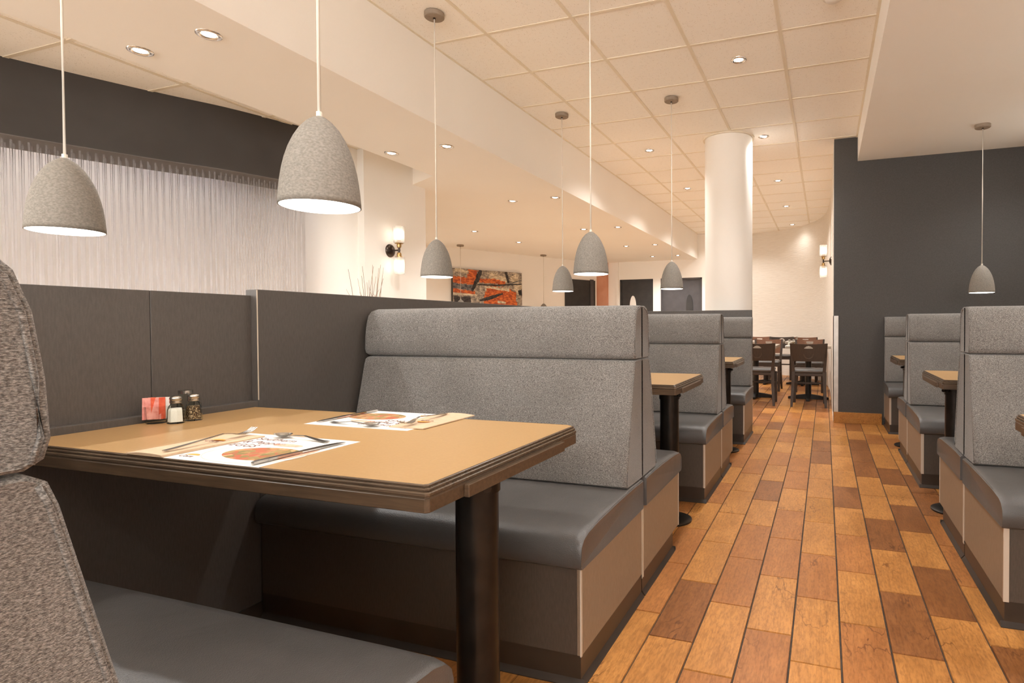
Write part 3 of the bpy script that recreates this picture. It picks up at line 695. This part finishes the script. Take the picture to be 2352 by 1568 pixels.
rods(.10, .0375, .0, .0062); rods(.20, .0375, .018, .0062)

# ------------------------------------------------------------------ painting, switch plate, twigs
pa = thing('painting', 'unframed abstract canvas in orange, black and grey on the cream far wall', 'painting', (A.x, A.y, 0))
s0, s1 = (Vector((-6.331, 8.803))-A).dot(dv), (Vector((-5.70, 10.18))-A).dot(dv)
b = NB(); box(b, 0, s1-s0, -.05, -.001, 1.30, 2.073); pc = obj('canvas_box', b, MT['black'], pa)
b = NB(); box(b, 0.002, s1-s0-.002, -.0525, -.0501, 1.302, 2.071); pf = obj('painted_face', b, MT['painting'], pa)
strokes = []
ra = random.Random(21)
def stroke(pts, w, mat, lay):
    # pts: (u, drop) along the stroke; w: widths (m) - ragged flat paint
    Lc = s1-s0; n = 26; top = 2.073; b = NB(); V = []
    P = [Vector((u*Lc, top-d)) for u, d in pts]
    for i in range(n+1):
        t = i/n*(len(P)-1); k = min(int(t), len(P)-2); f = t-k
        p = P[k].lerp(P[k+1], f); d = (P[k+1]-P[k]).normalized(); q = Vector((-d.y, d.x)); ww = w[k]*(1-f)+w[k+1]*f
        a, c_ = p+q*ww*ra.uniform(.36, .62), p-q*ww*ra.uniform(.36, .62)
        row = []
        for e in (a, c_): row.append(b.verts.new((min(max(e.x, .004), Lc-.004), -.0526-lay*.0003, min(max(e.y, 1.304), 2.069))))
        V.append(row)
    for A_, B_ in zip(V[:-1], V[1:]):
        if len({tuple(v.co) for v in A_+B_}) == 4: b.faces.new((A_[0], B_[0], B_[1], A_[1]))
    o = obj('brush_stroke', b, mat, pa); strokes.append(o)
def pm(name, a, c_, e): return noisy(name, a, c_, 16, .6, sc=(1, 1, 2.2), kind='World', lo=.40, hi=.60, detail=6)
PO, PK, PC, PG = pm('orange_paint', (.34, .055, .012), (.70, .17, .035), 0), pm('black_paint', (.012, .010, .010), (.055, .045, .042), 0), pm('cream_paint_stroke', (.42, .33, .22), (.74, .64, .48), 0), pm('slate_paint', (.05, .05, .06), (.20, .19, .19), 0)
for pts, w, mt_ in (
    ([(.50, .10), (.78, .17)], [.16, .10], PC), ([(.86, .06), (.98, .42)], [.18, .16], PC), ([(.03, .02), (.20, .06)], [.07, .05], PC),
    ([(.28, .0), (.25, .26)], [.20, .20], PO), ([(.0, .20), (.30, .23)], [.12, .12], PO), ([(.36, .20), (.55, .19), (.74, .22)], [.07, .10, .06], PO),
    ([(.0, .31), (.28, .34)], [.10, .09], PG), ([(.0, .40), (.30, .43)], [.07, .06], PO), ([(.0, .455), (.32, .47)], [.035, .03], PC),
    ([(.02, .60), (.24, .56)], [.20, .14], PK), ([(.44, .42), (.66, .50), (.90, .54)], [.30, .42, .36], PO), ([(.42, .62), (.92, .66)], [.24, .22], PO), ([(.44, .34), (.80, .36)], [.10, .09], PC), ([(.46, .36), (.86, .42)], [.06, .07], PO),
    ([(.385, .0), (.33, .18), (.255, .40)], [.08, .085, .05], PK), ([(.745, .0), (.79, .21)], [.06, .055], PK), ([(.33, .275), (.60, .27), (.99, .22)], [.02, .03, .02], PK),
    ([(.36, .57), (.50, .52), (.70, .42)], [.035, .075, .03], PK), ([(.94, .40), (1.0, .38)], [.10, .13], PK), ([(.62, .58), (.74, .60)], [.05, .04], PC), ([(.80, .23), (.99, .14)], [.02, .015], PG)):
    stroke(pts, w, mt_, len(strokes))
angw = math.atan2(dv.y, dv.x); o0 = onwall(s0)
for o in [pc, pf]+strokes: o.location = (o0.x-A.x, o0.y-A.y, 0); o.rotation_euler = (0, 0, angw)
sw = thing('wall_plate', 'small beige plate with a lever bar on the far left wall', 'switch', (A.x, A.y, 0))
b = NB(); wallbox(b, -2.28, -2.16, 0, .02, 1.40, 1.56); bb = obj('plate', b, MT['kraft'], sw, off=Vector((-A.x, -A.y, 0)))
b = NB(); wallbox(b, -2.20, -1.62, .005, .05, 1.37, 1.41); obj('bar', b, MT['kraft'], sw, off=Vector((-A.x, -A.y, 0)))
tv = thing('twig_vase', 'tall vase of dry curly twigs standing behind the partition', 'vase', (-3.05, 3.28, 0))
b = NB(); lathe(b, [(0, 0), (.11, 0), (.125, .03), (.10, .3), (.075, .62), (.085, .72), (.078, .72), (.066, .62), (.05, .3), (0, .2)], n=28); obj('vase', b, MT['vase'], tv, .8)
rt = random.Random(5)
for k in range(13):
    a = rt.uniform(0, 2*PI); top = rt.uniform(1.33, 1.47); sp = rt.uniform(.03, .17)
    dx, dy = math.cos(a)*sp, math.sin(a)*sp
    pts = [(dx*t*t+.012*math.sin(7*t+k), dy*t*t+.012*math.cos(6*t+k*2), .25+(top-.25)*t) for t in [i/9 for i in range(10)]]
    b = NB(); tube(b, pts, [.0042*(1-.7*i/9) for i in range(10)], 5)
    for j in (6, 7):
        p = Vector(pts[j]); q = p+Vector((rt.uniform(-.07, .07), rt.uniform(-.07, .07), rt.uniform(.07, .13))); tube(b, [p, (p+q)/2+Vector((.006, 0, 0)), q], [.0022, .0017, .0009], 4)
    obj('twig', b, MT['twig'], tv, True)

# ------------------------------------------------------------------ place settings
ZT = .7522
def text(body, size, m, parent, loc, rz=0, sx=1, name='lettering'):
    cu = bpy.data.curves.new(name, 'FONT'); cu.body = body; cu.size = size; cu.extrude = .0001; cu.align_x = 'LEFT'; cu.resolution_u = 3
    q = bpy.data.objects.new('font', cu); me = bpy.data.meshes.new_from_object(q); bpy.data.objects.remove(q); me.name = name; me.materials.clear()
    o = link(name, me, m); o.parent = parent; o.location = loc; o.rotation_euler = (0, 0, rz); o.scale = (sx, 1, 1); return o
def ell(cx, cy, rx, ry, z, n=28, bm=None, hole=0):
    b = bm or NB()
    if hole:
        o_ = [b.verts.new((cx+rx*math.cos(2*PI*i/n), cy+ry*math.sin(2*PI*i/n), z)) for i in range(n)]; i_ = [b.verts.new((cx+(rx-hole)*math.cos(2*PI*i/n), cy+(ry-hole)*math.sin(2*PI*i/n), z)) for i in range(n)]
        for i in range(n): b.faces.new((o_[i], o_[(i+1) % n], i_[(i+1) % n], i_[i]))
    else:
        t_ = [b.verts.new((cx+rx*math.cos(2*PI*i/n), cy+ry*math.sin(2*PI*i/n), z)) for i in range(n)]; l_ = [b.verts.new((cx+rx*math.cos(2*PI*i/n), cy+ry*math.sin(2*PI*i/n), z-.0003)) for i in range(n)]
        b.faces.new(t_); [b.faces.new((l_[i], l_[(i+1) % n], t_[(i+1) % n], t_[i])) for i in range(n)]
    return b
def sunlogo(parent, x, y, z, s, rz=0):
    b = NB(); n = 14
    t_ = [b.verts.new((s*math.cos(PI*i/n), s*.62*math.sin(PI*i/n), 0)) for i in range(n+1)]; l_ = [b.verts.new((v.co.x, v.co.y, -.0002)) for v in t_]
    b.faces.new(t_)
    for i in range(n): b.faces.new((l_[i], l_[i+1], t_[i+1], t_[i]))
    o = obj('sun_logo', b, MT['sun'], parent); o.location = (x, y, z); o.rotation_euler = (0, 0, rz)
    ca, sa = math.cos(rz), math.sin(rz)
    text('Cora', s*1.0, MT['ink'], parent, (x+(-1.1*s)*ca-(-.8*s)*sa, y+(-1.1*s)*sa+(-.8*s)*ca, z), rz)
def setting(cx, cy, rz, who, z=ZT):
    """local frame: diner sits on -y; fork left (-x), knife right, spoon along the far edge"""
    mt = thing('placemat', 'white printed paper placemat %s' % who, 'placemat', (cx, cy, z), rz=rz)
    b = NB(); box(b, -.175, .19, -.135, .135, 0, .0005); obj('sheet', b, MT['paper'], mt)
    e = .0008
    b = ell(.07, -.045, .128, .082, e, 40, hole=.0022); obj('plate_print', b, MT['platering'], mt)
    obj('food_print', ell(.085, -.040, .100, .058, e), MT['food'], mt)
    obj('ham_print', ell(.06, .045, .045, .013, e+.0001), MT['ham'], mt)
    obj('ham_print', ell(.172, -.02, .014, .05, e+.0001), MT['ham'], mt)
    text('Southern', .034, MT['ink'], mt, (-.085, .076, e), 0)
    text('& Pepper', .034, MT['ink'], mt, (-.085, .040, e), 0)
    text('EGGS', .034, MT['ink'], mt, (-.085, .004, e), 0)
    sunlogo(mt, -.055, -.098, e, .020)
    # napkin
    nk = thing('paper_napkin', 'folded kraft paper napkin %s, under the fork' % who, 'napkin', mt.matrix_basis @ Vector((0, 0, .001)), rz=rz); nk.location = Vector((cx, cy, z+.0008))
    b = NB(); nx, ny = 7, 9; g = [[None]*(ny+1) for _ in range(nx+1)]
    for i in range(nx+1):
        for j in range(ny+1):
            x, y = -.205+.115*i/nx, -.138+.245*j/ny
            lift = .0028+.006*max(0, (i/nx-.55))*math.sin(PI*min(1, (j+2)/ny))+.004*max(0, 1-j/1.6)*math.sin(PI*(i/nx))
            g[i][j] = (b.verts.new((x, y, lift)), b.verts.new((x, y, .0002)))
    for i in range(nx):
        for j in range(ny):
            b.faces.new((g[i][j][0], g[i+1][j][0], g[i+1][j+1][0], g[i][j+1][0])); b.faces.new((g[i][j][1], g[i][j+1][1], g[i+1][j+1][1], g[i+1][j][1]))
    for i in range(nx):
        b.faces.new((g[i][0][0], g[i][0][1], g[i+1][0][1], g[i+1][0][0])); b.faces.new((g[i][ny][0], g[i+1][ny][0], g[i+1][ny][1], g[i][ny][1]))
    for j in range(ny):
        b.faces.new((g[0][j][0], g[0][j+1][0], g[0][j+1][1], g[0][j][1])); b.faces.new((g[nx][j][0], g[nx][j][1], g[nx][j+1][1], g[nx][j+1][0]))
    obj('folded_sheet', b, MT['kraft'], nk, .8)
    sunlogo(nk, -.140, .02, .0052, .022)
    # fork, spoon, knife
    def cut(name, label, cat, dz=0): 
        t = thing(name, label, cat, (cx, cy, z+dz), rz=rz); return t
    fk = cut('fork', 'steel table fork lying on the napkin %s' % who, 'fork', .007)
    b = NB(); ribbon(b, [(-.118, -.115, .003), (-.121, -.09, .004), (-.126, -.03, .009), (-.131, .03, .014), (-.134, .055, .010), (-.136, .068, .006)], [.006, .0062, .0036, .0030, .0055, .0105], .0018); obj('handle', b, MT['steel'], fk, .9)
    for k in range(4):
        o_ = (k-1.5)*.0058
        b = NB(); ribbon(b, [(-.136+o_, .066, .006), (-.137+o_, .082, .004), (-.139+o_, .105, .008), (-.141+o_*1.05, .120, .015)], [.0019, .0018, .0015, .0008], .0016); obj('tine', b, MT['steel'], fk, .9)
    sp = cut('spoon', 'steel teaspoon %s, above the print' % who, 'spoon', .0012)
    b = NB(); ribbon(b, [(.125, .098, .003), (.10, .102, .003), (.04, .110, .010), (.0, .113, .008), (-.012, .114, .006)], [.0075, .0068, .0032, .003, .004], .0016); obj('handle', b, MT['steel'], sp, .9)
    b = NB(); nu, nv = 5, 16; top = [];
    ring0 = [b.verts.new((-.036+.0, .114, .0012))]
    rg = []
    for i in range(1, nu+1):
        q = i/nu; rg.append([b.verts.new((-.036+.027*q*math.cos(2*PI*k/nv), .114+.017*q*math.sin(2*PI*k/nv), .0012+.0085*q*q)) for k in range(nv)])
    for k in range(nv): b.faces.new((ring0[0], rg[0][k], rg[0][(k+1) % nv]))
    for A_, B_ in zip(rg[:-1], rg[1:]):
        for k in range(nv): b.faces.new((A_[k], B_[k], B_[(k+1) % nv], A_[(k+1) % nv]))
    obj('bowl', b, MT['steel'], sp, True)
    kn = cut('knife', 'steel table knife on the placemat %s' % who, 'knife', .0008)
    b = NB(); ribbon(b, [(.162, -.125, .006), (.163, -.115, .0075), (.164, -.06, .007), (.165, -.018, .006)], [.005, .0068, .0058, .0048], .005); obj('handle', b, MT['steel'], kn, .9)
    b = NB(); ribbon(b, [(.165, -.018, .006), (.166, .0, .006), (.166, .06, .005), (.168, .092, .004), (.171, .108, .003)], [.0048, .0075, .0085, .007, .001], .0014); obj('blade', b, MT['steel'], kn, .9)
setting(-1.262, .985, 0, 'nearest the camera, foreground table')
setting(-1.238, 1.412, PI, 'on the far side of the foreground table')
setting(1.00, 3.72, PI, 'on the right-row table')

# condiments
def lathe_obj(name, prof, n, m, parent, smooth=.6, mod=None):
    b = NB(); lathe(b, prof, n=n, mod=mod); return obj(name, b, m, parent, smooth)
def shaker(name, x, y, fill, label, z=ZT, hgt=1.0):
    t = thing(name, label, 'shaker', (x, y, z), rz=.3)
    s = hgt
    lathe_obj('jar', [(0, .0), (.0215, 0), (.0225, .003), (.0205, .040), (.0185, .050), (.0135, .056), (.0135, .060), (.0125, .060), (.0122, .056), (.017, .049), (.0188, .040), (.0205, .005), (0, .004)], 8, MT['glass'], t, .2)
    lathe_obj('contents', [(0, .0045), (.0198, .0052), (.0184, .038), (.0165, .044), (0, .046)], 8, fill, t, .2)
    lathe_obj('lid', [(.0, .0595), (.0150, .0595), (.0155, .064), (.0148, .069), (.0158, .071), (.0152, .076), (.011, .080), (.005, .0815), (0, .0815)], 24, MT['steel'], t, .7)
    return t
shaker('salt_shaker', -1.803, 1.172, MT['salt'], 'glass salt shaker with steel lid on the foreground table')
shaker('pepper_shaker', -1.807, 1.226, MT['pepper'], 'glass pepper shaker with steel lid on the foreground table')
t = thing('glass_jar', 'small clear glass jar half hidden behind the salt and pepper shakers', 'jar', (-1.868, 1.243, ZT))
lathe_obj('jar', [(0, 0), (.020, 0), (.022, .004), (.022, .06), (.018, .072), (.018, .078), (.0165, .078), (.0165, .072), (.020, .06), (.020, .005), (0, .004)], 20, MT['glass'], t)
lathe_obj('lid', [(0, .078), (.019, .078), (.019, .087), (0, .089)], 20, MT['steel'], t)
t = thing('sachet_tumbler', 'ribbed glass tumbler holding sweetener sachets beside the salt shaker', 'tumbler', (-1.862, 1.155, ZT))
lathe_obj('tumbler', [(0, 0), (.024, 0), (.0255, .004), (.029, .05), (.027, .05), (.0235, .008), (0, .006)], 32, MT['glass'], t, .4, mod=lambda i: 1.0 if i % 4 < 2 else .965)
rp = random.Random(3)
for k in range(7):
    ang = -.62+.2*k; mm = [MT['pink'], MT['pink'], MT['pink'], MT['red'], MT['red'], MT['pink'], MT['paper']][k]
    b = NB(); box(b, -.017, .017, -.0009, .0009, .0, .064, .0006, 1)
    o = obj('sweetener_sachet', b, mm); tag(o, ['pink sachet standing in the ribbed tumbler', 'pink sachet standing in the ribbed tumbler', 'pink sachet standing in the ribbed tumbler', 'red sachet standing in the ribbed tumbler', 'red sachet standing in the ribbed tumbler', 'pink sachet standing in the ribbed tumbler', 'white sachet at the back of the ribbed tumbler'][k], 'sachet', ['pink sweetener sachets', 'pink sweetener sachets', 'pink sweetener sachets', 'red sweetener sachets', 'red sweetener sachets', 'pink sweetener sachets', None][k])
    o.location = (-1.862+.0035*(k-3)*.9, 1.155+.0042*(k-3), ZT+.011); o.rotation_euler = (rp.uniform(-.10, .04), rp.uniform(-.06, .06), .85+rp.uniform(-.12, .12))

# ------------------------------------------------------------------ far dining tables and chairs
def chair(x, y, rz, label, red=False):
    """local: sitter faces +y, back legs at y=0"""
    t = thing('dining_chair', label, 'chair', (x, y, 0), rz=rz)
    wm = MT['chairwood']; bmq = MT['redwood'] if red else MT['chairwood']
    for s in (-1, 1):
        b = NB(); pts = [(s*.205, -.035, 0), (s*.190, .005, .25), (s*.185, .015, .44), (s*.200, -.01, .62), (s*.212, -.05, .80)]
        rows = []
        for (px, py, pz), w in zip(pts, (.014, .019, .020, .017, .013)): rows.append([b.verts.new((px+a*w, py+c_*w*1.1, pz)) for a, c_ in ((-1, -1), (1, -1), (1, 1), (-1, 1))])
        for A_, B_ in zip(rows[:-1], rows[1:]):
            for k in range(4): b.faces.new((A_[k], A_[(k+1) % 4], B_[(k+1) % 4], B_[k]))
        b.faces.new(rows[0][::-1]); b.faces.new(rows[-1]); obj('leg', b, wm, t)
        b = NB(); prism(b, [(s*.192-.016, .39), (s*.192+.016, .39), (s*.192+.02, .425), (s*.192-.02, .425)], 'z', .0, .41); obj('leg', b, wm, t)
    # back panel with a handle cut-out, curved in plan
    b = NB(); nx = 16; zs = [.575, .66, .735, .757, .80]
    def cut(i, j): return 6 <= i <= 9 and j == 2
    def hol(i, z):
        if not 6 <= i <= 10: return 0
        k = 1-((i-8)/2)**2
        if red: return (-.020*k if z == .735 else .004) if .7 < z < .77 else 0
        return (.012*k-.014*(1-k) if z == .757 else 0) if .7 < z < .77 else 0
    def pos(i, z): 
        q = i/nx*2-1; hw = .188+.024*(z-.575)/.225
        return q*hw, -.028-.03*(z-.575)/.225*1.2-.022*(1-q*q), z+(.0 if z < .79 else -.010*(1-q*q))+hol(i, z)
    fr = [[b.verts.new((pos(i, z)[0], pos(i, z)[1]-.007, pos(i, z)[2])) for z in zs] for i in range(nx+1)]; bk = [[b.verts.new((pos(i, z)[0], pos(i, z)[1]+.007, pos(i, z)[2])) for z in zs] for i in range(nx+1)]
    for i in range(nx):
        for j in range(4):
            if cut(i, j): continue
            b.faces.new((fr[i][j], fr[i+1][j], fr[i+1][j+1], fr[i][j+1])); b.faces.new((bk[i][j], bk[i][j+1], bk[i+1][j+1], bk[i+1][j]))
    for i in range(nx):
        b.faces.new((fr[i][0], bk[i][0], bk[i+1][0], fr[i+1][0])); b.faces.new((fr[i][4], fr[i+1][4], bk[i+1][4], bk[i][4]))
    for i in (6, 10): b.faces.new((fr[i][2], bk[i][2], bk[i][3], fr[i][3]))
    for i in range(6, 10):
        for j in (2, 3): b.faces.new((fr[i][j], fr[i+1][j], bk[i+1][j], bk[i][j]))
    for i in (0, nx):
        for j in range(4): b.faces.new((fr[i][j], fr[i][j+1], bk[i][j+1], bk[i][j]))
    bp_ = obj('back_panel', b, bmq, t, .8)
    b = NB()
    for rr in (.052, .060):
        tube(b, [(rr*math.cos(PI+PI*i/14), -.0745+.0, .668+rr*math.sin(PI+PI*i/14)) for i in range(15)], .0016, 5)
    obj('carved_ring', b, MT['darkwood'], bp_)
    b = NB(); box(b, -.19, .19, .02, .42, .385, .425, .004, 1); obj('seat_frame', b, wm, t)
    b = NB(); box(b, -.195, .195, .01, .425, .425, .468, .02, 3); obj('seat_cushion', b, MT['vinyl'], t, .9)
    b = NB(); box(b, -.185, .185, .20, .22, .27, .29); obj('stretcher', b, wm, t)
    for s in (-1, 1):
        b = NB(); box(b, s*.188-.008, s*.188+.008, .0, .40, .27, .29); obj('stretcher', b, wm, t)
    return t
def dtable(x, y, w, d, label):
    t = thing('dining_table', label, 'table', (x, y, 0))
    b = NB(); box(b, -w/2, w/2, -d/2, d/2, .712, .75, .003, 1); obj('tabletop', b, MT['greytop'], t)
    b = NB(); lathe(b, [(0, .03), (.042, .03), (.042, .70), (.09, .712), (0, .712)], n=24); obj('pedestal_column', b, MT['blackmetal'], t, .6)
    for k in range(4):
        a = k*PI/2; b = NB(); ca, sa = math.cos(a), math.sin(a)
        rows = []
        for r_, w_, h_ in ((.0, .03, .075), (.14, .026, .055), (.27, .022, .03)): rows.append([b.verts.new((r_*ca-s*w_*sa, r_*sa+s*w_*ca, z_)) for s, z_ in ((-1, 0.0), (1, 0.0), (1, h_), (-1, h_))])
        for A_, B_ in zip(rows[:-1], rows[1:]):
            for q in range(4): b.faces.new((A_[q], A_[(q+1) % 4], B_[(q+1) % 4], B_[q]))
        b.faces.new(rows[0][::-1]); b.faces.new(rows[-1]); obj('foot', b, MT['blackmetal'], t)
    return t
MT['greytop'] = noisy('pale_grey_tabletop', (.36, .31, .25), (.42, .37, .31), 30, .25)
chair(-.190, 7.60, 0, 'dark wooden dining chair seen from behind, next to the charcoal wall')
chair(-.815, 7.60, 0, 'dark wooden dining chair half hidden by the last left booth')
dtable(-.215, 8.42, .58, .72, 'square pale-topped dining table in front of the right sconce')
dtable(-.93, 8.42, .62, .72, 'pale-topped dining table half hidden behind the last left booth')
chair(-.225, 9.62, PI, 'reddish dining chair facing the camera across the table, on the right', True)
chair(-.86, 9.62, PI, 'reddish dining chair facing the camera, just right of the last booth', True)
dtable(-.36, 10.40, .54, .70, 'second pale dining table beyond the reddish chairs, right one')
dtable(-.98, 10.45, .62, .70, 'second pale dining table beyond the reddish chairs, left one')
chair(-.34, 11.28, PI, 'farthest reddish dining chair against the curved wall, right one', True)
chair(-1.23, 11.75, PI, 'farthest reddish dining chair against the curved wall, left one', True)
chair(-.79, 11.58, PI, 'dark dining chair between the two farthest reddish chairs')
shaker('salt_shaker', -.455, 8.20, MT['salt'], 'tiny far salt shaker on the dining table nearest the aisle', .7502)
shaker('pepper_shaker', -.400, 8.20, MT['pepper'], 'tiny far pepper shaker on the dining table nearest the aisle', .7502)
shaker('salt_shaker', -.45, 10.25, MT['salt'], 'tiny far salt shaker on the second dining table', .7502)
